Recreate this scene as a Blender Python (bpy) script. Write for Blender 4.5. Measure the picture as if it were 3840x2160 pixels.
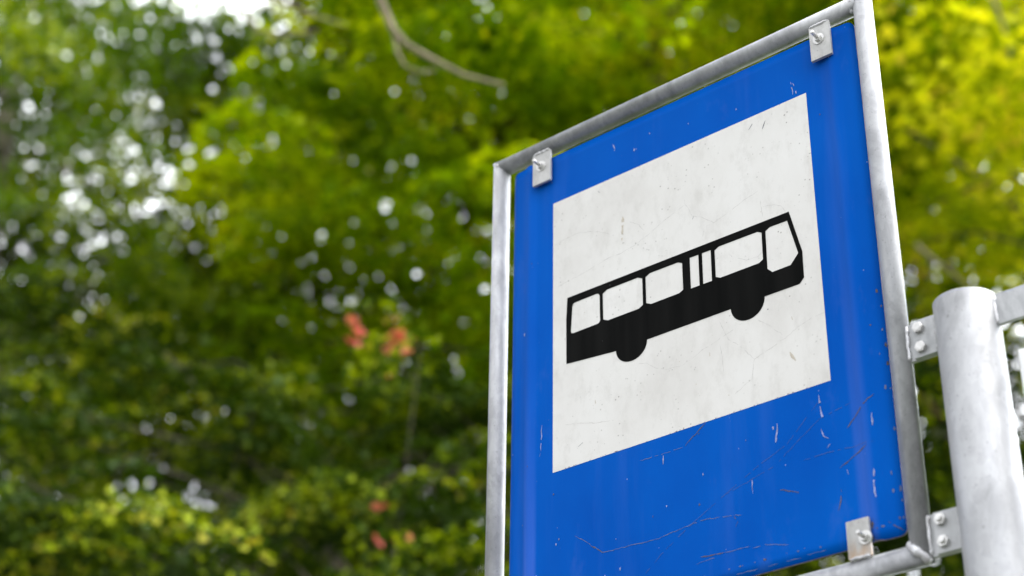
import bpy, bmesh, math, random
import numpy as np
from mathutils import Vector, Matrix

for o in list(bpy.data.objects):
    bpy.data.objects.remove(o)
scene = bpy.context.scene
COL = scene.collection
R = math.radians

# ------------------------------------------------------------------ camera
cam_d = bpy.data.cameras.new('camera')
cam = bpy.data.objects.new('camera', cam_d)
COL.objects.link(cam)
cam_d.sensor_width = 36.0
cam_d.lens = 63.248
cam_d.clip_start = 0.05
cam_d.clip_end = 4000
right = Vector((0.7667184, 0.6418418, 0.0134919))
up = Vector((0.3172219, -0.3970442, 0.8612352))
back = Vector((0.5581337, -0.6560450, -0.5080274))
m = Matrix((right, up, back)).transposed().to_4x4()
m.translation = Vector((1.42928, -1.77343, 1.6))
cam.matrix_world = m
cam_d.dof.use_dof = True
cam_d.dof.focus_distance = 2.43
cam_d.dof.aperture_fstop = 2.95
scene.camera = cam

# ------------------------------------------------------------------ sky, sun, exposure
SUN_EL, SUN_AZ = 46.0, 80.0          # azimuth measured clockwise from +Y (seen from above)
world = bpy.data.worlds.new('World')
scene.world = world
world.use_nodes = True
wt = world.node_tree
wn, wl = wt.nodes, wt.links
wn.clear()
w_out = wn.new('ShaderNodeOutputWorld')
w_bg = wn.new('ShaderNodeBackground')
w_sky = wn.new('ShaderNodeTexSky')
w_sky.sky_type = 'NISHITA'
w_sky.sun_disc = False
w_sky.sun_elevation = R(SUN_EL)
w_sky.sun_rotation = R(SUN_AZ)
w_sky.air_density = 1.2
w_sky.dust_density = 3.0
w_tc = wn.new('ShaderNodeTexCoord')
w_no = wn.new('ShaderNodeTexNoise')
w_no.inputs['Scale'].default_value = 2.2
w_no.inputs['Detail'].default_value = 6
w_ra = wn.new('ShaderNodeValToRGB')
w_ra.color_ramp.elements[0].position = 0.30
w_ra.color_ramp.elements[0].color = (9.5, 9.9, 10.8, 1)
w_ra.color_ramp.elements[1].position = 0.70
w_ra.color_ramp.elements[1].color = (15.5, 15.6, 16.0, 1)
w_mx = wn.new('ShaderNodeMix')
w_mx.data_type = 'RGBA'
w_mx.inputs[0].default_value = 0.88
wl.new(w_tc.outputs['Generated'], w_no.inputs['Vector'])
wl.new(w_no.outputs['Fac'], w_ra.inputs['Fac'])
wl.new(w_sky.outputs['Color'], w_mx.inputs[6])
wl.new(w_ra.outputs['Color'], w_mx.inputs[7])
# added sky boost behind the trees to backlight leaves, duller over the street
w_dot = wn.new('ShaderNodeVectorMath')
w_dot.operation = 'DOT_PRODUCT'
w_dot.inputs[1].default_value = (0.50, 0.67, 0.55)
w_mr = wn.new('ShaderNodeMapRange')
w_mr.inputs['From Min'].default_value = 0.0
w_mr.inputs['From Max'].default_value = 1.0
w_mr.inputs['To Min'].default_value = 0.92
w_mr.inputs['To Max'].default_value = 4.0
w_sc = wn.new('ShaderNodeVectorMath')
w_sc.operation = 'SCALE'
wl.new(w_tc.outputs['Generated'], w_dot.inputs[0])
wl.new(w_dot.outputs['Value'], w_mr.inputs['Value'])
wl.new(w_mx.outputs[2], w_sc.inputs[0])
wl.new(w_mr.outputs['Result'], w_sc.inputs['Scale'])
wl.new(w_sc.outputs['Vector'], w_bg.inputs['Color'])
w_bg.inputs['Strength'].default_value = 0.15
wl.new(w_bg.outputs['Background'], w_out.inputs['Surface'])

sun_d = bpy.data.lights.new('sun', 'SUN')
sun = bpy.data.objects.new('sun', sun_d)
COL.objects.link(sun)
sun_d.energy = 2.2
sun_d.angle = R(16)
sun_d.color = (1.0, 0.96, 0.89)
sd = Vector((math.sin(R(SUN_AZ)) * math.cos(R(SUN_EL)), math.cos(R(SUN_AZ)) * math.cos(R(SUN_EL)), math.sin(R(SUN_EL))))
sun.rotation_euler = sd.to_track_quat('Z', 'Y').to_euler()
sun.location = (0, 0, 30)

scene.view_settings.view_transform = 'Standard'
scene.view_settings.look = 'None'
scene.view_settings.gamma = 1
scene.view_settings.use_curve_mapping = False
scene.view_settings.exposure = 0.1
scene.render.engine = 'CYCLES'
cy = scene.cycles
cy.use_denoising = True
cy.max_bounces = 8
cy.diffuse_bounces = 4
cy.glossy_bounces = 3
cy.transmission_bounces = 5
cy.caustics_reflective = False
cy.caustics_refractive = False
cy.sample_clamp_indirect = 6.0

# ------------------------------------------------------------------ helpers
S = 0.445                 # side of the white square, metres
Z0 = 2.64634              # height of its lower edge


def P(u, v, w=0.0):
    """sign coordinates (one unit = side of the white square, w towards the viewer) to metres"""
    return Vector((u * S, -w * S, Z0 + v * S))


def thing(name, label, cat, loc, group=None):
    o = bpy.data.objects.new(name, None)
    COL.objects.link(o)
    o.location = loc
    o.empty_display_size = 0.1
    tag(o, label, cat, group)
    return o


def tag(o, label=None, cat=None, group=None, kind=None):
    if label: o['label'] = label
    if cat: o['category'] = cat
    if group: o['group'] = group
    if kind: o['kind'] = kind
    return o


def world_loc(o):
    v = Vector((0, 0, 0))
    while o:
        v = v + o.location
        o = o.parent
    return v


class MB:
    """collects faces (with material slots) and links them as one mesh object"""
    def __init__(self):
        self.bm = bmesh.new()

    def poly(self, pts, mi=0):
        f = self.bm.faces.new([self.bm.verts.new(p) for p in pts])
        f.material_index = mi
        return f

    def box(self, a, b, mi=0):
        x0, y0, z0 = a; x1, y1, z1 = b
        vs = [self.bm.verts.new(p) for p in ((x0,y0,z0),(x1,y0,z0),(x1,y1,z0),(x0,y1,z0),(x0,y0,z1),(x1,y0,z1),(x1,y1,z1),(x0,y1,z1))]
        for q in ((0,3,2,1),(4,5,6,7),(0,1,5,4),(1,2,6,5),(2,3,7,6),(3,0,4,7)):
            self.bm.faces.new([vs[i] for i in q]).material_index = mi

    def tube(self, pts, rads, seg=20, caps=True, cuts=None, mi=0, smooth=True):
        """sweep a ring along pts; cuts = (plane normal at start, at end) for mitred ends"""
        pts = [Vector(p) for p in pts]
        n = len(pts)
        rings = []
        ref = None
        for i in range(n):
            t = (pts[min(i + 1, n - 1)] - pts[max(i - 1, 0)]).normalized()
            if ref is None:
                ref = Vector((0, 0, 1)) if abs(t.z) < 0.9 else Vector((1, 0, 0))
            x = ref.cross(t).normalized()
            y = t.cross(x).normalized()
            ref = y.cross(t).normalized() if False else ref
            ring = []
            for k in range(seg):
                a = 2 * math.pi * k / seg
                p = pts[i] + (x * math.cos(a) + y * math.sin(a)) * rads[i]
                if cuts and i in (0, n - 1):
                    nn = cuts[0] if i == 0 else cuts[1]
                    if nn is not None:
                        nn = Vector(nn).normalized()
                        p = p - t * ((p - pts[i]).dot(nn) / t.dot(nn))
                ring.append(self.bm.verts.new(p))
            rings.append(ring)
        for i in range(n - 1):
            for k in range(seg):
                f = self.bm.faces.new((rings[i][k], rings[i][(k + 1) % seg], rings[i + 1][(k + 1) % seg], rings[i + 1][k]))
                f.smooth = smooth; f.material_index = mi
        if caps:
            for ring, rev in ((rings[0], True), (rings[-1], False)):
                try:
                    f = self.bm.faces.new(list(reversed(ring)) if rev else ring)
                    f.material_index = mi
                except ValueError:
                    pass

    def blob(self, c, r, seed=0, amp=0.3, mi=0, squash=(1, 1, 1)):
        rnd = random.Random(seed)
        res = bmesh.ops.create_icosphere(self.bm, subdivisions=2, radius=1.0)
        for v in res['verts']:
            n = v.co.normalized()
            k = r * (1 + amp * (rnd.random() - 0.5))
            v.co = Vector(c) + Vector((n.x * k * squash[0], n.y * k * squash[1], n.z * k * squash[2]))
        for v in res['verts']:
            for f in v.link_faces:
                f.smooth = True; f.material_index = mi

    def build(self, name, mats, parent=None, bevel=0.0, recalc=True):
        if recalc:
            bmesh.ops.recalc_face_normals(self.bm, faces=self.bm.faces[:])
        if bevel:
            ed = [e for e in self.bm.edges if len(e.link_faces) == 2 and e.calc_face_angle(0) > 0.6]
            bmesh.ops.bevel(self.bm, geom=ed, offset=bevel, segments=2, profile=0.6, affect='EDGES', clamp_overlap=True)
        me = bpy.data.meshes.new(name)
        off = world_loc(parent) if parent else Vector((0, 0, 0))
        bmesh.ops.translate(self.bm, verts=self.bm.verts[:], vec=-off)
        self.bm.to_mesh(me)
        self.bm.free()
        for mt in (mats if isinstance(mats, (list, tuple)) else [mats]):
            me.materials.append(mt)
        o = bpy.data.objects.new(name, me)
        COL.objects.link(o)
        if parent: o.parent = parent
        return o


# ------------------------------------------------------------------ materials
def mat(name):
    mt = bpy.data.materials.new(name)
    mt.use_nodes = True
    nt = mt.node_tree
    return mt, nt, nt.nodes['Principled BSDF'], nt.nodes['Material Output']


def tex(nt, kind, scale=(1, 1, 1), **kw):
    tc = nt.nodes.new('ShaderNodeTexCoord')
    mp = nt.nodes.new('ShaderNodeMapping')
    mp.inputs['Scale'].default_value = scale
    nt.links.new(tc.outputs['Object'], mp.inputs['Vector'])
    n = nt.nodes.new(kind)
    for k, v in kw.items():
        n.inputs[k].default_value = v
    nt.links.new(mp.outputs['Vector'], n.inputs['Vector'])
    return n


def ramp(nt, src, stops):
    r = nt.nodes.new('ShaderNodeValToRGB')
    while len(r.color_ramp.elements) < len(stops):
        r.color_ramp.elements.new(0.5)
    for e, (p, c) in zip(r.color_ramp.elements, stops):
        e.position = p
        e.color = (c[0], c[1], c[2], 1) if hasattr(c, '__len__') else (c, c, c, 1)
    nt.links.new(src, r.inputs['Fac'])
    return r.outputs['Color']


def mixc(nt, fac, a, b, mode='MIX'):
    n = nt.nodes.new('ShaderNodeMix')
    n.data_type = 'RGBA'
    n.blend_type = mode
    for s, v in ((0, fac), (6, a), (7, b)):
        if hasattr(v, 'is_linked') or hasattr(v, 'links'):
            nt.links.new(v, n.inputs[s])
        elif s == 0:
            n.inputs[0].default_value = v
        else:
            n.inputs[s].default_value = (v[0], v[1], v[2], 1)
    return n.outputs[2]


def bump(nt, h, bs, strength=0.2, dist=0.002):
    b = nt.nodes.new('ShaderNodeBump')
    b.inputs['Strength'].default_value = strength
    b.inputs['Distance'].default_value = dist
    nt.links.new(h, b.inputs['Height'])
    nt.links.new(b.outputs['Normal'], bs.inputs['Normal'])


def galvanised(name, lo, hi, metallic=0.35, rough=0.42, rusty=0.0, scale=22, foot=False):
    mt, nt, bs, out = mat(name)
    big = tex(nt, 'ShaderNodeTexNoise', (1, 1, 0.45), Scale=scale, Detail=5.0, Roughness=0.6, Distortion=0.8)
    fine = tex(nt, 'ShaderNodeTexVoronoi', (1, 1, 0.6), Scale=scale * 7)
    spk = tex(nt, 'ShaderNodeTexNoise', (1, 1, 1), Scale=scale * 16, Detail=2.0)
    c = ramp(nt, big.outputs['Fac'], [(0.34, lo), (0.66, hi)])
    c = mixc(nt, 0.22, c, ramp(nt, fine.outputs['Color'], [(0.1, 0.25), (0.9, 0.75)]), 'SOFT_LIGHT')
    pit = ramp(nt, spk.outputs['Fac'], [(0.26, (0.35, 0.34, 0.33)), (0.34, (1, 1, 1))])
    c = mixc(nt, 0.5, c, pit, 'MULTIPLY')
    if rusty:
        rn = tex(nt, 'ShaderNodeTexNoise', (1, 1, 0.35), Scale=9.0, Detail=7.0, Roughness=0.7)
        f = ramp(nt, rn.outputs['Fac'], [(0.62, 0.0), (0.80, rusty)])
        c = mixc(nt, f, c, (0.36, 0.19, 0.08))
    if foot:        # rust creeping up from the weld of the lower clips
        tcn = nt.nodes.new('ShaderNodeTexCoord')
        sx = nt.nodes.new('ShaderNodeSeparateXYZ')
        nt.links.new(tcn.outputs['Object'], sx.inputs[0])
        zf = ramp(nt, sx.outputs['Z'], [(0.012, (1, 1, 1)), (0.040, (0, 0, 0))])
        rn2 = tex(nt, 'ShaderNodeTexNoise', (1, 1, 0.6), Scale=70.0, Detail=5.0)
        c = mixc(nt, mixc(nt, 1.0, zf, ramp(nt, rn2.outputs['Fac'], [(0.40, 0.0), (0.62, 0.8)]), 'MULTIPLY'), c, (0.36, 0.20, 0.08))
    nt.links.new(c, bs.inputs['Base Color'])
    bs.inputs['Metallic'].default_value = metallic
    r = ramp(nt, big.outputs['Fac'], [(0.3, rough + 0.1), (0.7, rough - 0.06)])
    nt.links.new(r, bs.inputs['Roughness'])
    bump(nt, fine.outputs['Distance'], bs, 0.10, 0.0006)
    return mt


def plain(name, col, rough=0.6, metallic=0.0, vary=0.25, scale=40):
    mt, nt, bs, out = mat(name)
    n = tex(nt, 'ShaderNodeTexNoise', (1, 1, 1), Scale=scale, Detail=4.0)
    c = ramp(nt, n.outputs['Fac'], [(0.25, [x * (1 - vary) for x in col]), (0.75, [min(1, x * (1 + vary)) for x in col])])
    nt.links.new(c, bs.inputs['Base Color'])
    bs.inputs['Roughness'].default_value = rough
    bs.inputs['Metallic'].default_value = metallic
    return mt


M_tube = galvanised('galvanised_tube', (0.225, 0.228, 0.235), (0.355, 0.358, 0.365), 0.38, 0.50, rusty=0.10)
M_post = galvanised('galvanised_post', (0.215, 0.218, 0.222), (0.36, 0.363, 0.37), 0.36, 0.50, rusty=0.10, scale=14)
M_plate = galvanised('galvanised_plate', (0.33, 0.335, 0.34), (0.50, 0.50, 0.505), 0.3, 0.5, rusty=0.15)
M_clip = galvanised('weathered_clip', (0.33, 0.325, 0.315), (0.50, 0.49, 0.475), 0.2, 0.5, rusty=0.7, foot=True)
M_bolt = galvanised('zinc_bolt', (0.52, 0.51, 0.49), (0.70, 0.69, 0.67), 0.6, 0.34, scale=60)
M_weld = galvanised('weld_bead', (0.36, 0.35, 0.35), (0.66, 0.66, 0.68), 0.3, 0.45, rusty=0.4, scale=90)
M_rust = plain('rust', (0.085, 0.070, 0.075), 0.85, vary=0.5, scale=300)
M_fine = plain('worn_scratch', (0.10, 0.12, 0.22), 0.7, vary=0.5, scale=300)
M_dark = plain('dark_scratch', (0.004, 0.052, 0.27), 0.5, vary=0.3, scale=200)
M_chalk = plain('chalky_scuff', (0.25, 0.28, 0.48), 0.8, vary=0.4, scale=260)
M_crack = plain('hairline_crack', (0.47, 0.45, 0.43), 0.8, vary=0.3, scale=200)
M_tick = plain('dark_scuff', (0.07, 0.075, 0.10), 0.8, vary=0.5, scale=300)
M_stain = plain('brown_stain', (0.46, 0.41, 0.34), 0.8, vary=0.25, scale=300)


def blue_paint():
    mt, nt, bs, out = mat('blue_sign_paint')
    base = tex(nt, 'ShaderNodeTexNoise', (1, 1, 0.6), Scale=7.0, Detail=4.0)
    c = ramp(nt, base.outputs['Fac'], [(0.3, (0.0, 0.066, 0.365)), (0.7, (0.0, 0.090, 0.44))])
    # chalking that runs down in vertical streaks
    st = tex(nt, 'ShaderNodeTexNoise', (26, 1, 2.2), Scale=1.0, Detail=5.0, Roughness=0.6)
    f = ramp(nt, st.outputs['Fac'], [(0.52, 0.0), (0.85, 0.13)])
    c = mixc(nt, f, c, (0.09, 0.16, 0.55))
    cl = tex(nt, 'ShaderNodeTexNoise', (1, 1, 0.5), Scale=15.0, Detail=8.0, Roughness=0.7)
    f = ramp(nt, cl.outputs['Fac'], [(0.58, 0.0), (0.84, 0.24)])
    c = mixc(nt, f, c, (0.10, 0.16, 0.52))
    # two lilac bands over the pressed ribs: chalk plus painted sky sheen, stronger lower down
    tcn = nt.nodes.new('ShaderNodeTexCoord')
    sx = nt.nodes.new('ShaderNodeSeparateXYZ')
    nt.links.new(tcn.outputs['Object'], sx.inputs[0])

    def mr(src, a, b, c0, d0):
        q = nt.nodes.new('ShaderNodeMapRange')
        q.interpolation_type = 'SMOOTHSTEP'
        for nm, vv in (('From Min', a), ('From Max', b), ('To Min', c0), ('To Max', d0)):
            q.inputs[nm].default_value = vv
        nt.links.new(src, q.inputs['Value'])
        return q.outputs['Result']

    def mth(op, a, b):
        q = nt.nodes.new('ShaderNodeMath')
        q.operation = op
        for s_, v_ in ((0, a), (1, b)):
            if hasattr(v_, 'links'): nt.links.new(v_, q.inputs[s_])
            else: q.inputs[s_].default_value = v_
        return q.outputs[0]

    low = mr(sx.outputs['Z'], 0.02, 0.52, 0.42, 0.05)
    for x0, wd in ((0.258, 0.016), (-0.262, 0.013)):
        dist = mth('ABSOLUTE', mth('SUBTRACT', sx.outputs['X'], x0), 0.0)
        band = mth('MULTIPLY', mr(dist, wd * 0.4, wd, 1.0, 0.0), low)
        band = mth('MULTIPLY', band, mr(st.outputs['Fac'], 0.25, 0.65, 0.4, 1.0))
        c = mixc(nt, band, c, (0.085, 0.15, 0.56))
    sp = tex(nt, 'ShaderNodeTexVoronoi', (1, 1, 1), Scale=75.0)
    f = ramp(nt, sp.outputs['Distance'], [(0.05, 0.55), (0.085, 0.0)])
    rar = tex(nt, 'ShaderNodeTexNoise', (1, 1, 1), Scale=34.0, Detail=2.0)
    g = ramp(nt, rar.outputs['Fac'], [(0.57, 0.0), (0.63, 1.0)])
    c = mixc(nt, mixc(nt, 1.0, f, g, 'MULTIPLY'), c, (0.50, 0.50, 0.60))
    nt.links.new(c, bs.inputs['Base Color'])
    r = ramp(nt, cl.outputs['Fac'], [(0.4, 0.34), (0.75, 0.55)])
    nt.links.new(r, bs.inputs['Roughness'])
    bs.inputs['Specular IOR Level'].default_value = 0.02
    bump(nt, base.outputs['Fac'], bs, 0.08, 0.004)
    return mt


def white_paint():
    mt, nt, bs, out = mat('white_sign_paint')
    big = tex(nt, 'ShaderNodeTexNoise', (1, 1, 0.7), Scale=6.0, Detail=7.0, Roughness=0.65)
    c = ramp(nt, big.outputs['Fac'], [(0.28, (0.54, 0.518, 0.49)), (0.5, (0.63, 0.612, 0.585)), (0.7, (0.675, 0.66, 0.638))])
    mid = tex(nt, 'ShaderNodeTexNoise', (1, 1, 0.55), Scale=38.0, Detail=7.0, Roughness=0.75)
    f = ramp(nt, mid.outputs['Fac'], [(0.50, 0.0), (0.76, 0.65)])
    c = mixc(nt, f, c, (0.47, 0.45, 0.42))
    sp = tex(nt, 'ShaderNodeTexVoronoi', (1, 1, 1), Scale=110.0)
    f = ramp(nt, sp.outputs['Distance'], [(0.08, 0.8), (0.16, 0.0)])
    rar = tex(nt, 'ShaderNodeTexNoise', (1, 1, 1), Scale=13.0, Detail=3.0)
    g = ramp(nt, rar.outputs['Fac'], [(0.47, 0.0), (0.62, 1.0)])
    c = mixc(nt, mixc(nt, 1.0, f, g, 'MULTIPLY'), c, (0.24, 0.22, 0.20))
    nt.links.new(c, bs.inputs['Base Color'])
    bs.inputs['Roughness'].default_value = 0.5
    bs.inputs['Specular IOR Level'].default_value = 0.3
    return mt


def black_paint():
    mt, nt, bs, out = mat('black_sign_paint')
    st = tex(nt, 'ShaderNodeTexNoise', (40, 1, 3), Scale=1.0, Detail=4.0)
    c = ramp(nt, st.outputs['Fac'], [(0.35, (0.0022, 0.0024, 0.0022)), (0.75, (0.007, 0.007, 0.0065))])
    sp = tex(nt, 'ShaderNodeTexVoronoi', (1, 1, 1), Scale=70.0)
    f = ramp(nt, sp.outputs['Distance'], [(0.035, 0.8), (0.07, 0.0)])
    rar = tex(nt, 'ShaderNodeTexNoise', (1, 1, 1), Scale=20.0, Detail=2.0)
    g = ramp(nt, rar.outputs['Fac'], [(0.56, 0.0), (0.6, 1.0)])
    c = mixc(nt, mixc(nt, 1.0, f, g, 'MULTIPLY'), c, (0.5, 0.5, 0.5))
    nt.links.new(c, bs.inputs['Base Color'])
    bs.inputs['Roughness'].default_value = 0.4
    bs.inputs['Specular IOR Level'].default_value = 0.02
    return mt


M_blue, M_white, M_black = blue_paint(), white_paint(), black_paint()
M_edge = plain('bare_edge', (0.13, 0.10, 0.10), 0.7, vary=0.6, scale=200)
M_board = plain('white_enamel', (0.80, 0.80, 0.80), 0.4, vary=0.04, scale=20)
M_grass = plain('grass_green', (0.055, 0.085, 0.022), 0.9, vary=0.5, scale=3)
M_pave = plain('pavement_asphalt', (0.085, 0.083, 0.08), 0.9, vary=0.2, scale=6)
M_kerb = plain('kerb_stone', (0.38, 0.37, 0.35), 0.85, vary=0.2, scale=9)
M_road = plain('asphalt', (0.05, 0.05, 0.052), 0.9, vary=0.3, scale=30)

# ------------------------------------------------------------------ ground
g = MB(); g.poly([(-300, -300, 0), (300, -300, 0), (300, 300, 0), (-300, 300, 0)])
tag(g.build('ground', M_grass), kind='structure')
g = MB(); g.box((-120, -3.0, -0.1), (120, 1.1, 0.03))
tag(g.build('pavement', M_pave), kind='structure')
g = MB(); g.box((-120, -3.15, -0.1), (120, -3.0, 0.045))
tag(g.build('kerb', M_kerb), kind='structure')
g = MB(); g.box((-120, -10.5, -0.1), (120, -3.15, 0.006))
for k in range(-30, 30):
    g.box((k * 4.0, -6.9, 0.0), (k * 4.0 + 2.0, -6.78, 0.010), 1)
tag(g.build('road', [M_road, M_board]), kind='structure')
MARKS={
 'cracks':[[(-0.0003,0.6632),(0.1345,0.6796),(0.2035,0.6927),(0.2455,0.6986),(0.2714,0.6935),(0.344,0.7068),(0.3956,0.7255),(0.4471,0.7489),(0.5359,0.7786)],[(0.532,0.8022),(0.536,0.781),(0.552,0.7502),(0.5608,0.7249),(0.5943,0.709),(0.6223,0.6834),(0.6384,0.6684),(0.6993,0.6856),(0.7551,0.7054),(0.8054,0.7178)],[(0.6384,0.6684),(0.6117,0.6662),(0.6014,0.6537),(0.5927,0.624)],[(1.0021,0.2198),(0.9568,0.2167),(0.9081,0.204),(0.8627,0.1814),(0.8471,0.1782),(0.8132,0.1663),(0.7564,0.1492),(0.7473,0.1118),(0.7433,0.0835)],[(0.7564,0.1492),(0.7169,0.1991),(0.6694,0.2458),(0.641,0.3174)],[(0.3226,0.2787),(0.3713,0.2625),(0.4046,0.2358),(0.4426,0.2188),(0.4997,0.2131),(0.5476,0.228),(0.5763,0.2403),(0.6188,0.25),(0.6659,0.2645),(0.722,0.2823)],[(0.6391,0.2387),(0.644,0.2021),(0.6475,0.1404)],[(-0.0007,0.8286),(0.0543,0.84),(0.1089,0.8413),(0.1627,0.8251),(0.2052,0.8058),(0.2366,0.7859)],[(0.8123,0.6819),(0.8151,0.6199)],[(0.8174,0.654),(0.8562,0.6461),(0.8827,0.632),(0.8945,0.6063)],[(0.6906,0.5347),(0.6993,0.5221),(0.7487,0.4904),(0.7901,0.4873),(0.8094,0.5026)],[(0.3104,0.8062),(0.346,0.782),(0.3758,0.7431)],[(0.7759,0.2742),(0.814,0.2413),(0.8549,0.1947)],[(0.045,0.1507),(0.1031,0.1414),(0.1745,0.1196),(0.2448,0.1084)],[(0.6798,0.0564),(0.7143,0.0748),(0.7442,0.0886)]],
 'ticks':[[(0.5602,0.7131),(0.5666,0.7226)],[(0.8368,0.9356),(0.848,0.9622)],[(0.7867,0.9538),(0.8011,0.9728)],[(0.1916,0.9717),(0.1989,0.9616)],[(0.1025,0.06),(0.1193,0.0696)],[(0.9921,0.775),(1.0088,0.7746)]],
 'stain':[[(0.2911,0.8313),(0.288,0.7878),(0.2854,0.7395)],[(0.8765,0.1322),(0.8838,0.1149),(0.8912,0.0978)],[(0.8907,0.2444),(0.8921,0.2332)],[(0.6012,0.2231),(0.6014,0.2099)],[(0.1684,0.2014),(0.1727,0.1621)]],
 'rust':[[(0.575,-0.003),(0.5371,-0.0272),(0.499,-0.0545)],[(0.1464,-0.2795),(0.1893,-0.3104)],[(0.5395,-0.4135),(0.5641,-0.4165),(0.5886,-0.418),(0.6183,-0.42)],[(1.0971,-0.2311),(1.047,-0.2503),(1.0058,-0.2706)],[(1.1305,-0.0835),(1.09,-0.1148),(1.0367,-0.1606)],[(0.8037,-0.2777),(0.879,-0.3101)],[(0.6557,-0.3183),(0.6685,-0.3399),(0.6596,-0.3538)],[(1.0817,-0.4592),(1.0972,-0.4479)],[(1.1318,-0.4604),(1.1739,-0.4968)],[(1.004,-0.3323),(0.9992,-0.3644),(0.9909,-0.3936)],[(1.0844,-0.504),(1.1261,-0.5147)]],
 'fine':[[(0.0866,-0.2309),(0.1464,-0.2756),(0.1893,-0.3116),(0.2276,-0.3155),(0.2945,-0.3152),(0.3341,-0.3196),(0.3952,-0.3201),(0.4558,-0.3131),(0.52,-0.3054),(0.5663,-0.3046),(0.6093,-0.3104)],[(0.6094,-0.3114),(0.6497,-0.3167),(0.6836,-0.3232)],[(0.6183,-0.42),(0.6459,-0.4223),(0.6702,-0.4214),(0.7043,-0.4239)],[(0.7123,-0.4328),(0.7515,-0.4298),(0.8042,-0.4439),(0.8287,-0.4502)],[(0.5226,-0.4327),(0.5423,-0.429),(0.5864,-0.4267)],[(0.6315,-0.4917),(0.6912,-0.4955),(0.7252,-0.4947)],[(0.747,-0.4963),(0.7904,-0.4956)],[(0.8038,-0.4944),(0.8334,-0.4965),(0.8662,-0.4965)],[(0.8828,-0.4931),(0.9434,-0.495)],[(0.335,-0.0549),(0.4131,-0.0577),(0.4923,-0.0572)]],
 'dark':[[(0.6124,-0.2551),(0.738,-0.1939),(0.8446,-0.1507),(0.9542,-0.0536)],[(0.6334,-0.2461),(0.7969,-0.2071),(0.9537,-0.1057),(1.0588,-0.0866)],[(0.8941,-0.2168),(0.9712,-0.2138),(1.1198,-0.2253)],[(0.3444,-0.4162),(0.4109,-0.3654),(0.4985,-0.3129),(0.6063,-0.2591)]],
 'chalk':[[(0.958,-0.0322),(0.9584,-0.0587),(0.9628,-0.0899),(0.9651,-0.1166)],[(0.9569,-0.1363),(0.9622,-0.1637),(0.9785,-0.1741),(0.9808,-0.1912),(0.9704,-0.2008)],[(0.8024,-0.0743),(0.8042,-0.105)],[(0.8181,-0.0791),(0.8152,-0.1083),(0.8078,-0.1379)],[(-0.0447,0.1888),(-0.0473,0.1277),(-0.048,0.0898)],[(-0.049,0.0816),(-0.0528,0.0709)],[(0.421,-0.062),(0.4208,-0.0916)],[(0.9497,1.0664),(0.9557,1.0124)],[(0.9572,1.0586),(0.9664,1.0116)],[(0.2573,1.1338),(0.2649,1.1095)],[(0.2513,1.0765),(0.253,1.0687)],[(1.1193,-0.1386),(1.1181,-0.1763)],[(1.1111,-0.3043),(1.1073,-0.3488),(1.1099,-0.3877)],[(0.7238,-0.2268),(0.7229,-0.2707)],[(0.7385,-0.1866),(0.7375,-0.2011)],[(1.0272,-0.2821),(1.0283,-0.2984)]],
}

# ------------------------------------------------------------------ bus stop sign
SIGN = thing('bus_stop_sign', 'blue square-cornered bus stop sign with black bus on white field in a grey tube frame', 'bus stop sign', P(0.5, -0.58))
UL, UR, VB, VT = -0.180, 1.1815, -0.511, 1.1935


def prof(u):
    """shallow pressed ribs beside the white field, edges folded slightly back"""
    w = 0.0
    for c, s in ((-0.098, 0.022), (1.098, 0.022)):
        w += 0.0095 * math.exp(-((u - c) / s) ** 2)
    for e in (UL, UR):
        d = abs(u - e)
        if d < 0.03:
            w -= 0.010 * (1 - d / 0.03) ** 2
    return w


def ext(u, r=0.022):
    d = min(u - UL, UR - u)
    k = 0.0 if d >= r else r - math.sqrt(max(0.0, r * r - (r - d) ** 2))
    return VB + k, VT - k


us = sorted(set([UL, UL + 0.001, UL + 0.003, UL + 0.007, UL + 0.012, UL + 0.017, UL + 0.022, UL + 0.03] + [UR, UR - 0.001, UR - 0.003, UR - 0.007, UR - 0.012, UR - 0.017, UR - 0.022, UR - 0.03]
    + [round(-0.145 + 0.006 * i, 4) for i in range(18)] + [round(1.043 + 0.006 * i, 4) for i in range(18)] + [0.0, 0.25, 0.5, 0.75, 1.0]))
sh = MB()
TH = 0.0075
front, rear = [], []
for u in us:
    a, b = ext(u)
    vv = [a + (b - a) * t for t in (0, 0.02, 0.25, 0.5, 0.75, 0.98, 1)]
    front.append([sh.bm.verts.new(P(u, v, prof(u))) for v in vv])
    rear.append([sh.bm.verts.new(P(u, v, prof(u) - TH)) for v in vv])
nv = 7
for i in range(len(us) - 1):
    for j in range(nv - 1):
        f = sh.bm.faces.new((front[i][j], front[i + 1][j], front[i + 1][j + 1], front[i][j + 1])); f.smooth = True
        f = sh.bm.faces.new((rear[i][j + 1], rear[i + 1][j + 1], rear[i + 1][j], rear[i][j])); f.material_index = 1
    for j in (0, nv - 1):
        f = sh.bm.faces.new((front[i][j], front[i + 1][j], rear[i + 1][j], rear[i][j])); f.material_index = 1
for i in (0, len(us) - 1):
    for j in range(nv - 1):
        f = sh.bm.faces.new((front[i][j], front[i][j + 1], rear[i][j + 1], rear[i][j])); f.material_index = 1
bmesh.ops.remove_doubles(sh.bm, verts=sh.bm.verts[:], dist=1e-6)
bmesh.ops.recalc_face_normals(sh.bm, faces=sh.bm.faces[:])


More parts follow.
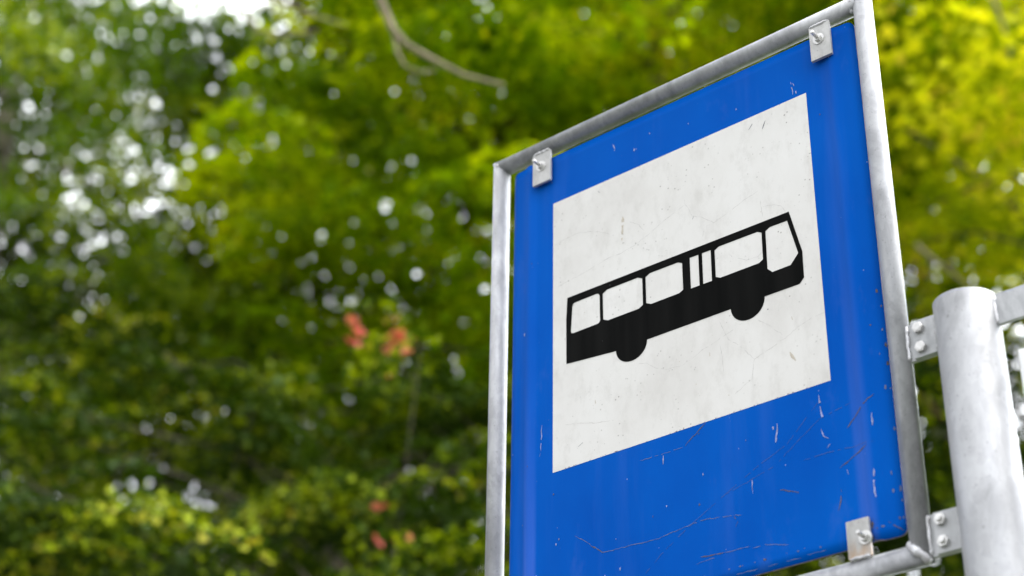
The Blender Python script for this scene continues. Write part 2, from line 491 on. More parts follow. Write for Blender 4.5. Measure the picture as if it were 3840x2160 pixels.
def ribbon(mb, line, hw, w, mi, seed, gaps=0.0, jag=0.5):
    """a thin worn line lying on the sheet, of uneven width"""
    rnd = random.Random(seed)
    pts = []
    for (a, b) in zip(line[:-1], line[1:]):
        a, b = Vector(a), Vector(b)
        n = max(1, int((b - a).length / 0.010))
        for k in range(n):
            pts.append(a + (b - a) * (k / n))
    pts.append(Vector(line[-1]))
    pts = [p + Vector((rnd.gauss(0, 0.0008 * jag), rnd.gauss(0, 0.0008 * jag))) for p in pts]
    L, Rr = [], []
    for i, p in enumerate(pts):
        t = pts[min(i + 1, len(pts) - 1)] - pts[max(i - 1, 0)]
        n = Vector((-t.y, t.x)).normalized() if t.length > 0 else Vector((1, 0))
        h = hw * (1 - jag * 0.6 + jag * 1.2 * rnd.random())
        if i in (0, len(pts) - 1): h *= 0.25
        L.append(p + n * h); Rr.append(p - n * h)
    for i in range(len(pts) - 1):
        if gaps and rnd.random() < gaps: continue
        q = (L[i], Rr[i], Rr[i + 1], L[i + 1])
        f = mb.bm.faces.new([mb.bm.verts.new(P(p.x, p.y, prof(p.x) + w)) for p in q])
        f.normal_update()
        if f.normal.y > 0: f.normal_flip()
        f.material_index = mi


def flake(mb, c, r, w, mi, seed, asp=1.0):
    rnd = random.Random(seed)
    n = 11
    ps = []
    for k in range(n):
        a = 2 * math.pi * k / n
        rr = r * (0.55 + 0.75 * rnd.random())
        ps.append((c[0] + math.cos(a) * rr, c[1] + math.sin(a) * rr * asp))
    f = mb.bm.faces.new([mb.bm.verts.new(P(x, y, prof(x) + w)) for x, y in ps])
    f.normal_update()
    if f.normal.y > 0: f.normal_flip()
    f.material_index = mi


k = 0
for key, hw, mi, w, gp in (('dark', 0.0006, 4, 0.0006, 0.12), ('fine', 0.00065, 3, 0.0007, 0.10), ('rust', 0.0012, 2, 0.0008, 0.10), ('chalk', 0.0022, 5, 0.0009, 0.16)):
    for line in MARKS[key]:
        k += 1
        ribbon(sh, line, hw * (0.55 if key == 'chalk' and k % 3 == 0 else 1.0), w, mi, k, gp, 0.9)
rnd = random.Random(5)
for i in range(15):        # rust freckles creeping in from the right edge and lower rim
    v = VB + 0.05 + (0.75 * rnd.random() ** 1.4)
    flake(sh, (UR - 0.004 - 0.022 * rnd.random() ** 2, v), 0.0014 + 0.0022 * rnd.random(), 0.0008 + 0.00001 * i, 2 if rnd.random() < 0.45 else 3, 100 + i, 2.2)
for i in range(34):
    flake(sh, (UL + 0.1 + 1.2 * rnd.random(), VB + 0.028 + 0.012 * rnd.random()), 0.0018 + 0.003 * rnd.random(), 0.0009 + 0.00001 * i, 2 if rnd.random() < 0.4 else 3, 200 + i, 0.6)
for i in range(30):        # small chips all over the blue
    while True:
        c = (UL + 0.03 + 1.3 * rnd.random(), VB + 0.02 + 1.66 * rnd.random() ** 1.5)
        if not (-0.02 < c[0] < 1.02 and -0.02 < c[1] < 1.02): break
    flake(sh, c, 0.0012 + 0.0022 * rnd.random() ** 2, 0.0008 + 0.00001 * i, rnd.choice((2, 3, 5, 5)), 300 + i, 1.0 + 1.6 * rnd.random())
for c, r, asp in (((1.092, -0.462), 0.006, 1.6), ((1.088, -0.50), 0.005, 1.8)):
    flake(sh, c, r * 0.8, 0.0012, 2, int(r * 1e5), asp)
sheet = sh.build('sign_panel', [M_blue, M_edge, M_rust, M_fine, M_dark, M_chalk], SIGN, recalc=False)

# white field with cracks and scuffs
wf = MB()
W1 = 0.0004
wf.poly([P(0, 0, W1), P(1, 0, W1), P(1, 1, W1), P(0, 1, W1)])
for key, hw, mi in (('cracks', 0.0006, 1), ('ticks', 0.0024, 2), ('stain', 0.0038, 3)):
    for line in MARKS[key]:
        k += 1
        line = [(min(max(a, 0.001), 0.999), min(max(b, 0.001), 0.999)) for a, b in line]
        ribbon(wf, line, hw, 0.0005 + 0.000002 * k, mi, k, 0.12 if mi == 1 else 0.2, 0.9)
for i in range(26):
    flake(wf, (0.03 + 0.94 * rnd.random(), 0.03 + 0.94 * rnd.random()), 0.0008 + 0.0014 * rnd.random() ** 2, 0.0008 + 0.000002 * i, rnd.choice((2, 3, 1)), 500 + i)
for i in range(60):        # frayed lower and left rim of the sticker
    if i % 3: flake(wf, (0.02 + 0.96 * rnd.random(), 0.0016), 0.0022 * rnd.random() + 0.0006, 0.0008 + 0.000002 * i, 2, 700 + i, 0.4)
white = wf.build('white_field', [M_white, M_crack, M_tick, M_stain], sheet, recalc=False)

# bus pictogram: silhouette with window openings
OUT = [(0.0603, 0.6085), (0.0555, 0.5265), (0.0557, 0.3654), (0.2538, 0.3470)]
wc = ((0.3140, 0.3455, 0.0600, 0.0545), (0.7445, 0.3430, 0.0600, 0.0575))


def half(cx, cy, rx, ry):
    return [(cx - rx * math.cos(math.pi * t / 20), cy - ry * math.sin(math.pi * t / 20)) for t in range(21)]


OUT = [(0.0603, 0.6085), (0.0555, 0.5265), (0.0557, 0.3654)] + half(*wc[0]) + half(*wc[1]) + [(0.9253, 0.3413), (0.9420, 0.3580), (0.9432, 0.4473), (0.9076, 0.6006)]
HOLES = [
    [(0.0908, 0.5800), (0.1800, 0.5805), (0.1885, 0.5775), (0.1925, 0.5690), (0.1931, 0.4780), (0.1900, 0.4720), (0.1840, 0.4690), (0.0841, 0.4687), (0.0770, 0.4715), (0.0745, 0.4789), (0.0810, 0.5700), (0.0840, 0.5770)],
    [(0.2223, 0.5807), (0.3445, 0.5797), (0.3622, 0.5699), (0.3622, 0.4740), (0.3457, 0.4660), (0.2240, 0.4670), (0.2059, 0.4764), (0.2050, 0.5715)],
    [(0.3920, 0.5785), (0.4997, 0.5770), (0.5158, 0.5687), (0.5160, 0.4727), (0.5010, 0.4657), (0.3936, 0.4660), (0.3751, 0.4751), (0.3751, 0.5699)],
    [(0.5450, 0.5764), (0.5775, 0.5755), (0.5771, 0.4653), (0.5446, 0.4662)],
    [(0.5912, 0.5757), (0.6235, 0.5746), (0.6229, 0.4646), (0.5906, 0.4652)],
    [(0.6534, 0.5758), (0.7936, 0.5735), (0.8086, 0.5648), (0.8074, 0.4709), (0.7925, 0.4632), (0.6534, 0.4643), (0.6373, 0.4730), (0.6376, 0.5675)],
    [(0.8376, 0.5730), (0.8996, 0.5714), (0.9289, 0.4468), (0.9005, 0.4158), (0.8369, 0.4158), (0.8207, 0.4325), (0.8225, 0.5645)],
]
bb = MB()
edges = []
for loop in [OUT] + HOLES:
    vs = [bb.bm.verts.new((x, y, 0)) for x, y in loop]
    edges += [bb.bm.edges.new((vs[i], vs[(i + 1) % len(vs)])) for i in range(len(vs))]
bmesh.ops.triangle_fill(bb.bm, use_beauty=True, use_dissolve=False, edges=edges)


def inside(p, loop):
    c = False
    for i in range(len(loop)):
        (x0, y0), (x1, y1) = loop[i], loop[i - 1]
        if (y0 > p[1]) != (y1 > p[1]) and p[0] < (x1 - x0) * (p[1] - y0) / (y1 - y0) + x0: c = not c
    return c


bad = [f for f in bb.bm.faces if any(inside(f.calc_center_median(), h) for h in HOLES) or not inside(f.calc_center_median(), OUT)]
if bad: bmesh.ops.delete(bb.bm, geom=bad, context='FACES')
for v in bb.bm.verts:
    v.co = P(v.co.x, v.co.y, 0.0011)
for f in bb.bm.faces:
    f.normal_update()
    if f.normal.y > 0: f.normal_flip()
bb.build('bus_pictogram', M_black, sheet, recalc=False)

# tube frame
TR = 0.0303 * S
uL, uR, vT, vB = -0.2375, 1.2190, 1.2470, -0.5755
wT = -0.006
n_tl, n_br = (1, 0, 1), (1, 0, 1)
t = MB(); t.tube([P(uL, vT, wT), P(uR - 0.012, vT, wT)], [TR, TR], 32, cuts=((1, 0, 1), None)); top_t = t.build('frame_tube', M_tube, SIGN)
t = MB(); t.tube([P(uL, vB, wT), P(uL, vT, wT)], [TR, TR], 32, cuts=((1, 0, -1), (1, 0, 1))); left_t = t.build('frame_tube', M_tube, SIGN)
t = MB(); t.tube([P(uR, vB, wT), P(uR, vT + 0.034, wT)], [TR, TR], 32, cuts=((1, 0, 1), None)); right_t = t.build('frame_tube', M_tube, SIGN)
t = MB(); t.tube([P(uL, vB, wT), P(uR, vB, wT)], [TR, TR], 32, cuts=((1, 0, -1), (1, 0, 1))); bot_t = t.build('frame_tube', M_tube, SIGN)


def bead(parent, path, r, seed, step=0.006):
    """an uneven weld run along a path of sign coordinates"""
    rn = random.Random(seed)
    pts, rad = [], []
    for a, b in zip(path[:-1], path[1:]):
        a, b = Vector(a), Vector(b)
        n = max(1, int((b - a).length / step))
        for i in range(n):
            c = a + (b - a) * (i / n) + Vector((rn.gauss(0, 0.0010), rn.gauss(0, 0.0010), rn.gauss(0, 0.0006)))
            pts.append(P(*c)); rad.append(r * S * (0.72 + 0.42 * rn.random()))
    pts.append(P(*path[-1])); rad.append(r * S * 0.5)
    rad[0] *= 0.6
    mb = MB()
    mb.tube(pts, rad, 10)
    return mb.build('weld', M_weld, parent)


r_ = 0.0303
bead(top_t, [(uL - 0.024, vT + 0.024, wT + 0.012), (uL, vT, wT + r_ - 0.003), (uL + 0.024, vT - 0.024, wT + 0.012)], 0.0075, 1)
bead(top_t, [(uR - r_ - 0.004, vT + 0.028, wT + 0.006), (uR - r_ + 0.004, vT, wT + r_ - 0.004), (uR - r_ - 0.004, vT - 0.030, wT + 0.006)], 0.0080, 2)
bead(right_t, [(uR - 0.030, vB + 0.034, wT + 0.006), (uR - 0.016, vB + 0.016, wT + 0.021), (uR, vB, wT + 0.0275), (uR + 0.014, vB - 0.014, wT + 0.022), (uR + 0.027, vB - 0.027, wT + 0.008)], 0.0120, 3)


# clips that hold the sheet, each with washer, nut and stud
def hexn(mb, c, rad, h, axis=Vector((0, -1, 0)), turn=0.3):
    c = Vector(c)
    mb.tube([c, c + axis * h], [rad, rad], 6, smooth=False)


def stud_set(parent, u, v, w, stud=0.044, wash=0.0195):
    mb = MB()
    c = P(u, v, w)
    ax = Vector((0, -1, 0))
    mb.tube([c - ax * 0.001, c + ax * 0.0016], [wash * S, wash * S], 28, smooth=False)
    mb.build('washer', M_bolt, parent)
    mb = MB()
    hexn(mb, c + ax * 0.0014, 0.0125 * S, 0.0050)
    e = Vector((0.03, -1, 0.02)).normalized()
    mb.tube([c, c + e * (stud * S), c + e * (stud * S + 0.0008)], [0.0062 * S, 0.0062 * S, 0.0048 * S], 14)
    mb.build('bolt', M_bolt, parent)


def clip(u0, u1, va, vb, bu, bv, seed, top=True):
    mb = MB()
    a, b = P(u0, va, 0.0225), P(u1, vb, 0.0120)
    mb.box((a.x, a.y, min(a.z, b.z)), (b.x, b.y, max(a.z, b.z)))
    o = mb.build('clip', M_clip, SIGN, bevel=0.0007)
    stud_set(o, bu, bv, 0.0222)
    ve = vb if top else va
    bead(o, [(u0 + 0.004, ve, 0.021), (u1 - 0.004, ve, 0.021)], 0.0055, seed)
    return o


clip(-0.0740, 0.0030, 1.0895, 1.2165, -0.0356, 1.1580, 21)
clip(1.0400, 1.1125, 1.0870, 1.2165, 1.0730, 1.1600, 22)
clip(1.0195, 1.0880, -0.5500, -0.4420, 1.0755, -0.4995, 23, top=False)
clip(-0.0955, -0.0185, -0.5500, -0.4420, -0.0575, -0.4990, 24, top=False)

# rear halves of the two flange joints, welded to the right-hand tube
for vt, vb in ((0.0880, -0.0270), (-0.4760, -0.5930)):
    mb = MB()
    a, b = P(uR + 0.012, vb, -0.0110), P(1.345, vt, 0.0010)
    mb.box((a.x, b.y, a.z), (b.x, a.y, b.z))
    o = mb.build('mounting_plate', M_plate, SIGN, bevel=0.0006)
    bead(o, [(uR + r_ - 0.001, vt - 0.004, 0.003), (uR + r_ - 0.001, vb + 0.004, 0.003)], 0.0062, int(100 + vt * 50))

# ------------------------------------------------------------------ post
PU, PR = 1.4270, 0.0865
POST = thing('steel_post', 'thick bright galvanised round steel post with bolted plates right of the blue sign', 'post', Vector((PU * S, 0, 0.0)))
mb = MB()
zt = P(0, 0.0970).z
mb.tube([(PU * S, 0, 0.0), (PU * S, 0, zt - 0.0005), (PU * S, 0, zt)], [PR * S, PR * S, PR * S - 0.0005], 64)
mb.build('pole', M_post, POST)
mb = MB(); mb.tube([(PU * S, 0, 0.03), (PU * S, 0, 0.042)], [0.11, 0.11], 40, smooth=False); mb.build('base_plate', M_plate, POST)
mb = MB()
a, b = P(PU + PR - 0.012, -0.0035, 0.007), P(2.75, 0.0885, -0.007)
mb.box((a.x, a.y, a.z), (b.x, b.y, b.z))
arm = mb.build('arm', M_plate, POST, bevel=0.0008)
bead(arm, [(PU + PR - 0.001, 0.084, 0.008), (PU + PR - 0.001, 0.0, 0.008)], 0.0062, 41)
for vt, vb, bolts, kind in ((0.0870, -0.0270, ((1.2910, 0.0600), (1.2925, -0.0002)), 'head'), (-0.4785, -0.5925, ((1.2907, -0.5035), (1.2925, -0.5640)), 'nut')):
    mb = MB()
    a, b = P(1.2680, vb, 0.0013), P(PU - PR + 0.02, vt, 0.0130)
    mb.box((a.x, b.y, a.z), (b.x, a.y, b.z))
    o = mb.build('flange_plate', M_plate, POST, bevel=0.0010)
    bead(o, [(PU - PR - 0.001, vt - 0.004, 0.013), (PU - PR + 0.001, vb + 0.004, 0.013)], 0.0055, int(200 + vt * 50))
    for bu, bv in bolts:
        mb = MB()
        c = P(bu, bv, 0.0128)
        hexn(mb, c, 0.0165 * S, 0.0056)
        if kind == 'nut':
            mb.tube([c, c + Vector((0, -0.0085, 0)), c + Vector((0, -0.0092, 0))], [0.0085 * S, 0.0085 * S, 0.006 * S], 14)
        else:
            mb.tube([c + Vector((0, -0.0054, 0)), c + Vector((0, -0.0062, 0))], [0.013 * S, 0.0115 * S], 24)
        mb.build('bolt', M_bolt, o, bevel=0.0004)

# ------------------------------------------------------------------ white board under the arm
BOARD = thing('hanging_board', 'plain white board hanging under the flat steel arm at the right edge', 'board', P(2.1, -0.94))
mb = MB()
a, b = P(1.556, -0.945, 0.010), P(2.62, -0.094, -0.014)
mb.box((a.x, a.y, a.z), (b.x, b.y, b.z))
mb.build('panel', M_board, BOARD, bevel=0.003)
for u in (1.78, 2.40):
    mb = MB()
    a, b = P(u - 0.02, -0.12, -0.0142), P(u + 0.02, 0.06, -0.0190)
    mb.box((a.x, a.y, a.z), (b.x, b.y, b.z))
    mb.build('hanger_strap', M_plate, BOARD, bevel=0.0006)

# ------------------------------------------------------------------ trees
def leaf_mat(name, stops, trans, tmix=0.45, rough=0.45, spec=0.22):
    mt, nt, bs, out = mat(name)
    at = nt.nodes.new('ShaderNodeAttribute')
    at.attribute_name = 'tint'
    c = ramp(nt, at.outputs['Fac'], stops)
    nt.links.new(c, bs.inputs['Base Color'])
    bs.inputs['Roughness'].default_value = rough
    bs.inputs['Specular IOR Level'].default_value = spec
    tr = nt.nodes.new('ShaderNodeBsdfTranslucent')
    nt.links.new(mixc(nt, 1.0, c, trans, 'MULTIPLY'), tr.inputs['Color'])
    mx = nt.nodes.new('ShaderNodeMixShader')
    mx.inputs[0].default_value = tmix
    nt.links.new(bs.outputs[0], mx.inputs[1])
    nt.links.new(tr.outputs[0], mx.inputs[2])
    nt.links.new(mx.outputs[0], out.inputs['Surface'])
    return mt


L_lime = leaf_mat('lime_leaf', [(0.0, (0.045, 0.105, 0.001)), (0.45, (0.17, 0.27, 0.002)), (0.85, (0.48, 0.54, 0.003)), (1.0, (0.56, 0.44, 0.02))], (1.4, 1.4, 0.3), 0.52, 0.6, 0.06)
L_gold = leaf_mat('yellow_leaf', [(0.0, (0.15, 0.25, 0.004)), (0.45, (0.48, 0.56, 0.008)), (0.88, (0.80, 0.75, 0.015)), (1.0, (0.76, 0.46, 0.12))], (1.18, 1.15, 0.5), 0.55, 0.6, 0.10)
L_mid = leaf_mat('mid_green_leaf', [(0.0, (0.007, 0.018, 0.001)), (0.62, (0.030, 0.060, 0.002)), (0.85, (0.24, 0.30, 0.004)), (1.0, (0.42, 0.34, 0.06))], (1.5, 1.5, 0.3), 0.30, 0.5, 0.10)  # dark end stands in for canopy shade, bright end for lit bough tops
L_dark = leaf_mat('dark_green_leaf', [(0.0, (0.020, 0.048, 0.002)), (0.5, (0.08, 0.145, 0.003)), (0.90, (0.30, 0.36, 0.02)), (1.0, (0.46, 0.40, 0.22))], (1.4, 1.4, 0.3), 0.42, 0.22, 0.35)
L_back = leaf_mat('deep_green_leaf', [(0.0, (0.010, 0.019, 0.001)), (0.7, (0.028, 0.042, 0.001)), (1.0, (0.10, 0.11, 0.004))], (1.4, 1.3, 0.3), 0.22, 0.6, 0.04)  # albedo lowered to put the shade between boughs into the leaf colour
L_red = leaf_mat('red_leaf', [(0.0, (0.46, 0.075, 0.06)), (0.7, (0.58, 0.14, 0.12)), (1.0, (0.60, 0.28, 0.07))], (1.4, 1.3, 1.1), 0.45)
M_bark = plain('bark', (0.075, 0.06, 0.042), 0.9, vary=0.4, scale=14)
M_pale = plain('pale_bark', (0.20, 0.165, 0.10), 0.9, vary=0.3, scale=14)
M_redbark = plain('reddish_bark', (0.16, 0.07, 0.035), 0.9, vary=0.3, scale=14)


def leaf_object(name, mt, parent, cen, nrm, size, tint, seed):
    """one mesh of many small folded leaves: cen, nrm (n,3), size, tint (n)"""
    rg = np.random.default_rng(seed)
    n = len(cen)
    nrm = nrm / np.linalg.norm(nrm, axis=1, keepdims=True)
    d = rg.normal(size=(n, 3)); d[:, 2] -= 0.5
    d -= nrm * (d * nrm).sum(1, keepdims=True)
    d /= np.linalg.norm(d, axis=1, keepdims=True) + 1e-9
    s = np.cross(nrm, d)
    L = size[:, None]
    W = (size * rg.uniform(0.34, 0.48, n))[:, None]
    fold = (size * rg.uniform(0.05, 0.2, n))[:, None]
    v = np.empty((n, 4, 3))
    v[:, 0] = cen - d * L * 0.5
    v[:, 1] = cen + s * W + nrm * fold - d * L * 0.05
    v[:, 2] = cen + d * L * 0.5
    v[:, 3] = cen - s * W + nrm * fold - d * L * 0.05
    v = v.reshape(-1, 3) - np.array(world_loc(parent))
    me = bpy.data.meshes.new(name)
    me.vertices.add(n * 4); me.vertices.foreach_set('co', v.astype(np.float32).ravel())
    me.loops.add(n * 4); me.loops.foreach_set('vertex_index', np.arange(n * 4, dtype=np.int32))
    me.polygons.add(n); me.polygons.foreach_set('loop_start', np.arange(0, n * 4, 4, dtype=np.int32))
    at = me.attributes.new('tint', 'FLOAT', 'FACE')
    at.data.foreach_set('value', tint.astype(np.float32))
    me.update(calc_edges=True)
    me.materials.append(mt)
    o = bpy.data.objects.new(name, me)
    COL.objects.link(o)
    o.parent = parent
    return o


def sprays_to_leaves(cs, rad, flat, per, size, seed, droop=0.25, patch=0.5, up_j=0.55):
    """cs: spray centres (k,3); each spray is a flattened, drooping disc of leaves"""
    rg = np.random.default_rng(seed)
    k = len(cs)
    rads = rad * rg.uniform(0.65, 1.35, k)
    num = np.maximum(3, (per * (rads / rad) ** 2 * rg.uniform(0.6, 1.3, k))).astype(int)
    idx = np.repeat(np.arange(k), num)
    n = len(idx)
    r = np.sqrt(rg.uniform(0, 1, n)); a = rg.uniform(0, 2 * np.pi, n)
    x, y = r * np.cos(a), r * np.sin(a)
    z = rg.normal(0, flat, n) - droop * r * r
    off = np.stack([x, y, z], 1) * rads[idx][:, None]
    tl = rg.normal(0, 0.28, (k, 2))
    off[:, 2] += off[:, 0] * tl[idx, 0] + off[:, 1] * tl[idx, 1]
    cen = cs[idx] + off
    nr = np.stack([x * droop * 1.6 - tl[idx, 0], y * droop * 1.6 - tl[idx, 1], np.ones(n)], 1) + rg.normal(0, up_j, (n, 3))
    sz = size * rg.uniform(0.6, 1.35, n)
    tint = np.clip(patch * rg.uniform(0, 1, k)[idx] + (1 - patch) * rg.uniform(0, 1, n), 0, 1)
    return cen, nr, sz, tint


def crown_points(c, r, k, seed, hollow=0.35, bottom=-1.0):
    rg = np.random.default_rng(seed)
    out = []
    while len(out) < k:
        p = rg.normal(size=3); p /= np.linalg.norm(p)
        p *= rg.uniform(hollow ** 3, 1) ** (1 / 3)
        if p[2] < bottom: continue
        out.append(p)
    out = np.array(out)
    ang = np.arctan2(out[:, 1], out[:, 0])
    lump = 1 + 0.13 * np.sin(3 * ang + seed) + 0.10 * np.sin(5 * ang + 2 * seed + out[:, 2] * 4)
    out[:, :2] *= lump[:, None]
    return np.array(c) + out * np.array(r)


def make_tree(name, label, base, top, r0, crown, mt, bark, spray, seed, limbs=9, cat='tree', lean=(0, 0), bare=(), group=None, extra=None, patch=0.6):
    """crown = list of (centre, radii, number of sprays); spray = (radius, flatness, leaves, leaf size, droop)"""
    rnd = random.Random(seed)
    T = thing(name, label, cat, Vector((base[0], base[1], 0)), group)
    b = Vector((base[0], base[1], -0.1))
    tp = Vector((base[0] + lean[0], base[1] + lean[1], top))
    pts = []
    for i in range(9):
        t = i / 8
        p = b.lerp(tp, t) + Vector((math.sin(t * 5 + seed) * 0.10, math.cos(t * 4 + seed) * 0.10, 0)) * (t if i else 0)
        pts.append(p)
    mb = MB(); mb.tube(pts, [r0 * (1.25 if i == 0 else 1) * (1 - 0.85 * i / 8) for i in range(9)], 12)
    mb.build('trunk', bark, T)
    cs = np.concatenate([crown_points(c, r, k, seed * 17 + j) for j, (c, r, k) in enumerate(crown)])
    mb = MB()
    for i in range(limbs):
        tgt = Vector(cs[rnd.randrange(len(cs))])
        t0 = 0.35 + 0.55 * rnd.random()
        st = pts[int(t0 * 8)]
        mid = st.lerp(tgt, 0.5) + Vector((rnd.gauss(0, .15), rnd.gauss(0, .15), 0.35))
        pl = [st, st.lerp(mid, 0.5) + Vector((0, 0, 0.1)), mid, mid.lerp(tgt, 0.5) + Vector((0, 0, 0.08)), tgt]
        ra = r0 * (0.42 - 0.2 * t0)
        mb.tube(pl, [ra, ra * .8, ra * .6, ra * .4, ra * .15], 7)
        for q in range(3):
            t2 = Vector(cs[np.argmin(((cs - np.array(pl[2 + q % 2]) - np.array([rnd.gauss(0, .7), rnd.gauss(0, .7), rnd.gauss(0, .4)])) ** 2).sum(1))])
            s2 = pl[2 + q % 2]
            mb.tube([s2, s2.lerp(t2, 0.5) + Vector((0, 0, 0.12)), t2], [ra * .35, ra * .22, ra * .08], 5)
    for path, ra in bare:
        mb.tube(path, [ra * (1 - 0.75 * i / (len(path) - 1)) for i in range(len(path))], 8, mi=1)
    mb.build('branches', [bark, M_pale], T)
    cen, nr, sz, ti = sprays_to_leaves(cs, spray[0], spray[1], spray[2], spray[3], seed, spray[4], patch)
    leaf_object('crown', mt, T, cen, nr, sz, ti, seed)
    if extra:
        nm, pts_, rad_, per_, size_, mt_ = extra
        cen, nr, sz, ti = sprays_to_leaves(np.array(pts_), rad_, 0.4, per_, size_, seed + 1, 0.3, 0.5, 0.9)
        leaf_object(nm, mt_, T, cen, nr, sz, ti, seed + 1)
    return T

V = Vector
make_tree('maple_tree', 'tall fresh green maple with a bare drooping branch, left of and behind the sign', (-3.9, 5.8), 11.5, 0.13,
    [((-4.0, 5.9, 9.2), (2.6, 2.7, 3.2), 250), ((-4.9, 5.4, 7.6), (1.9, 1.7, 1.5), 44), ((-3.5, 6.2, 6.9), (1.3, 1.2, 1.0), 12)],
    L_lime, M_bark, (0.42, 0.12, 175, 0.085, 0.25), 11, limbs=12,
    bare=[([V((-3.9, 5.6, 9.4)), V((-3.6, 4.4, 9.0)), V((-2.9, 2.9, 7.6)), V((-2.47, 1.96, 6.20)), V((-2.45, 1.98, 6.04)), V((-2.41, 2.02, 5.90)), V((-2.37, 2.06, 5.83)), V((-2.30, 2.13, 5.77)), V((-2.21, 2.21, 5.70)), V((-2.10, 2.31, 5.66))], 0.024),
          ([V((-2.41, 2.03, 5.89)), V((-2.40, 2.04, 5.80)), V((-2.38, 2.06, 5.74)), V((-2.34, 2.09, 5.71)), V((-2.29, 2.14, 5.72))], 0.009),
          ([V((-4.07, 2.56, 7.36)), V((-3.96, 2.77, 7.32)), V((-3.89, 2.93, 7.30)), V((-3.82, 3.08, 7.30))], 0.016), ([V((-4.05, 2.58, 7.23)), V((-4.03, 2.69, 7.13)), V((-3.99, 2.81, 7.15)), V((-3.91, 2.98, 7.25))], 0.012)])
make_tree('maple_tree', 'yellowing maple with golden leaves right of the blue sign and above the post', (-0.9, 7.4), 11.0, 0.12,
    [((-1.6, 6.9, 8.6), (2.4, 2.0, 2.3), 250), ((-2.6, 6.4, 9.6), (1.6, 1.5, 1.6), 60), ((0.2, 7.4, 7.8), (1.5, 1.4, 2.0), 110)],
    L_gold, M_bark, (0.40, 0.14, 105, 0.075, 0.25), 21, limbs=12,
    bare=[([V((-1.85, 5.08, 6.21)), V((-1.81, 5.16, 6.15)), V((-1.75, 5.24, 6.08)), V((-1.67, 5.33, 5.97))], 0.011), ([V((-1.37, 5.29, 7.64)), V((-1.36, 5.35, 7.50)), V((-1.36, 5.40, 7.34)), V((-1.42, 5.43, 7.22))], 0.012)])
make_tree('ash_tree', 'dark small-leaved tree with many sky gaps filling the left side', (-8.9, 4.5), 10.5, 0.14,
    [((-9.0, 4.4, 7.7), (2.9, 2.5, 3.6), 215), ((-7.2, 5.2, 6.2), (1.6, 1.5, 1.9), 80), ((-8.20, 4.51, 10.27), (1.2, 1.1, 0.9), 8), ((-8.22, 5.36, 11.05), (1.1, 1.1, 0.8), 6), ((-7.31, 5.70, 9.70), (0.9, 0.9, 0.7), 22)],
    L_dark, M_bark, (0.38, 0.14, 190, 0.070, 0.3), 12, limbs=12)
make_tree('hornbeam_tree', 'low green tree with layered drooping boughs along the bottom left', (-3.45, 4.44), 5.0, 0.06,
    [((-6.55, 3.19, 6.64), (0.90, 0.81, 0.10), 16),
     ((-5.90, 3.45, 6.28), (0.60, 0.54, 0.10), 12),
     ((-5.51, 2.96, 5.59), (0.80, 0.72, 0.10), 16),
     ((-4.88, 3.46, 5.63), (0.45, 0.41, 0.09), 11),
     ((-4.38, 3.43, 5.32), (0.50, 0.45, 0.09), 12),
     ((-4.30, 4.09, 5.74), (0.50, 0.45, 0.06), 11),
     ((-3.77, 4.04, 5.58), (0.40, 0.36, 0.06), 9),
     ((-4.41, 2.09, 4.45), (0.55, 0.50, 0.10), 16),
     ((-4.04, 2.26, 4.26), (0.60, 0.54, 0.12), 18),
     ((-4.06, 3.34, 4.84), (0.30, 0.27, 0.08), 8),
     ((-3.68, 3.30, 4.69), (0.45, 0.41, 0.08), 14),
     ((-3.28, 3.41, 4.59), (0.50, 0.45, 0.09), 14),
     ((-3.44, 3.80, 5.07), (0.25, 0.23, 0.06), 6),
     ((-3.15, 3.12, 4.23), (0.50, 0.45, 0.08), 11),
     ((-3.49, 4.28, 5.43), (0.60, 0.54, 0.16), 14),
     ((-5.39, 2.02, 5.27), (0.80, 0.72, 0.20), 22),
     ((-4.64, 1.72, 4.33), (0.80, 0.72, 0.20), 22)],
    L_mid, M_bark, (0.22, 0.06, 110, 0.042, 0.42), 13, limbs=20)
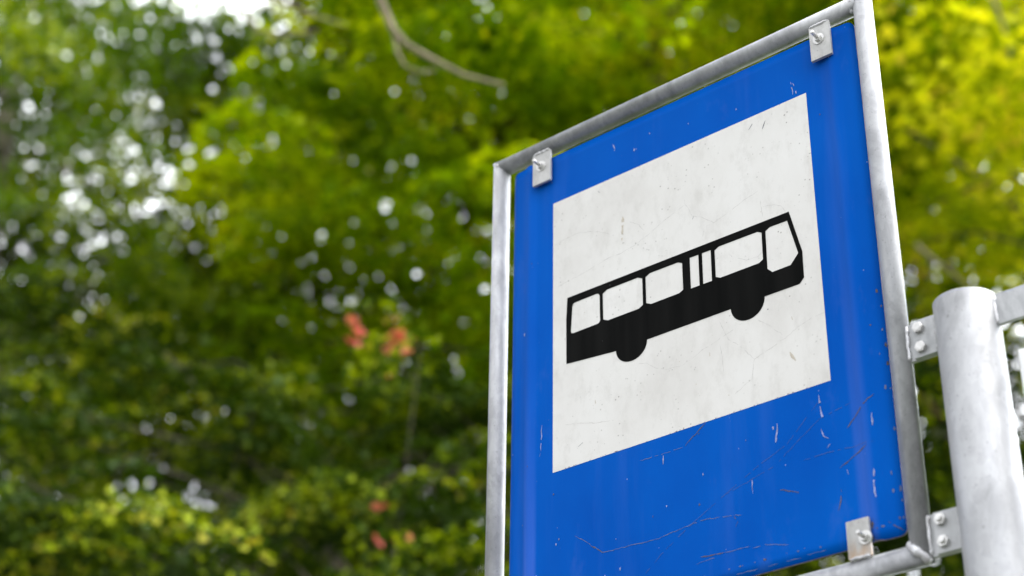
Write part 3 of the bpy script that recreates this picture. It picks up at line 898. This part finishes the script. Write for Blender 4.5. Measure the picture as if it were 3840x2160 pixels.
make_tree('rowan_tree', 'slender sapling with scattered coral red leaves left of the sign', (-3.29, 2.98), 5.3, 0.006,
    [((-3.29, 2.98, 4.9), (0.45, 0.4, 0.9), 9)],
    L_mid, M_bark, (0.16, 0.14, 22, 0.055, 0.3), 15, limbs=3,
    extra=('red_leaves', [(-3.34, 2.79, 5.29), (-3.32, 2.81, 5.26), (-3.33, 2.80, 5.21), (-3.22, 2.91, 5.32), (-3.20, 2.93, 5.28), (-3.21, 2.92, 5.25), (-3.19, 2.94, 5.23), (-3.21, 2.93, 5.20), (-3.17, 2.96, 5.18), (-3.19, 2.94, 5.27), (-3.22, 2.91, 5.07), (-3.22, 2.91, 4.48), (-3.21, 2.92, 4.34), (-3.15, 2.98, 4.34)], 0.03, 2, 0.05, L_red))
make_tree('hawthorn_tree', 'dark green bushy tree with reddish trunk behind the thick galvanised post', (-2.4, 7.0), 6.8, 0.07,
    [((-2.5, 7.3, 5.2), (2.0, 1.6, 1.7), 170)],
    L_mid, M_redbark, (0.40, 0.12, 130, 0.065, 0.3), 14, limbs=8)
make_tree('backing_tree', 'tall deep green broadleaf tree far behind in the middle', (-9.36, 8.65), 13.0, 0.20,
    [((-9.36, 8.65, 8.0), (3.6, 3.4, 4.2), 200), ((-7.86, 7.33, 5.6), (2.6, 2.2, 1.5), 62), ((-8.98, 6.01, 5.4), (2.4, 2.0, 1.2), 42), ((-7.75, 8.13, 11.71), (1.7, 1.6, 1.5), 55), ((-7.30, 7.86, 7.73), (1.3, 1.3, 1.2), 22), ((-8.84, 7.74, 12.68), (0.9, 0.9, 1.0), 16)],
    L_back, M_bark, (0.60, 0.14, 190, 0.10, 0.3), 16, limbs=10)
make_tree('backing_tree', 'tall deep green broadleaf tree far behind the maple and post', (-5.2, 12.0), 16.0, 0.24,
    [((-5.2, 11.8, 10.5), (4.6, 3.8, 6.0), 480)],
    L_back, M_bark, (0.65, 0.14, 170, 0.10, 0.3), 17, limbs=10)
make_tree('backing_tree', 'tall deep green broadleaf tree far behind on the left edge', (-12.36, 6.35), 16.0, 0.22,
    [((-12.36, 6.35, 9.6), (3.3, 3.6, 6.4), 170)],
    L_back, M_bark, (0.60, 0.14, 190, 0.10, 0.3), 18, limbs=10)
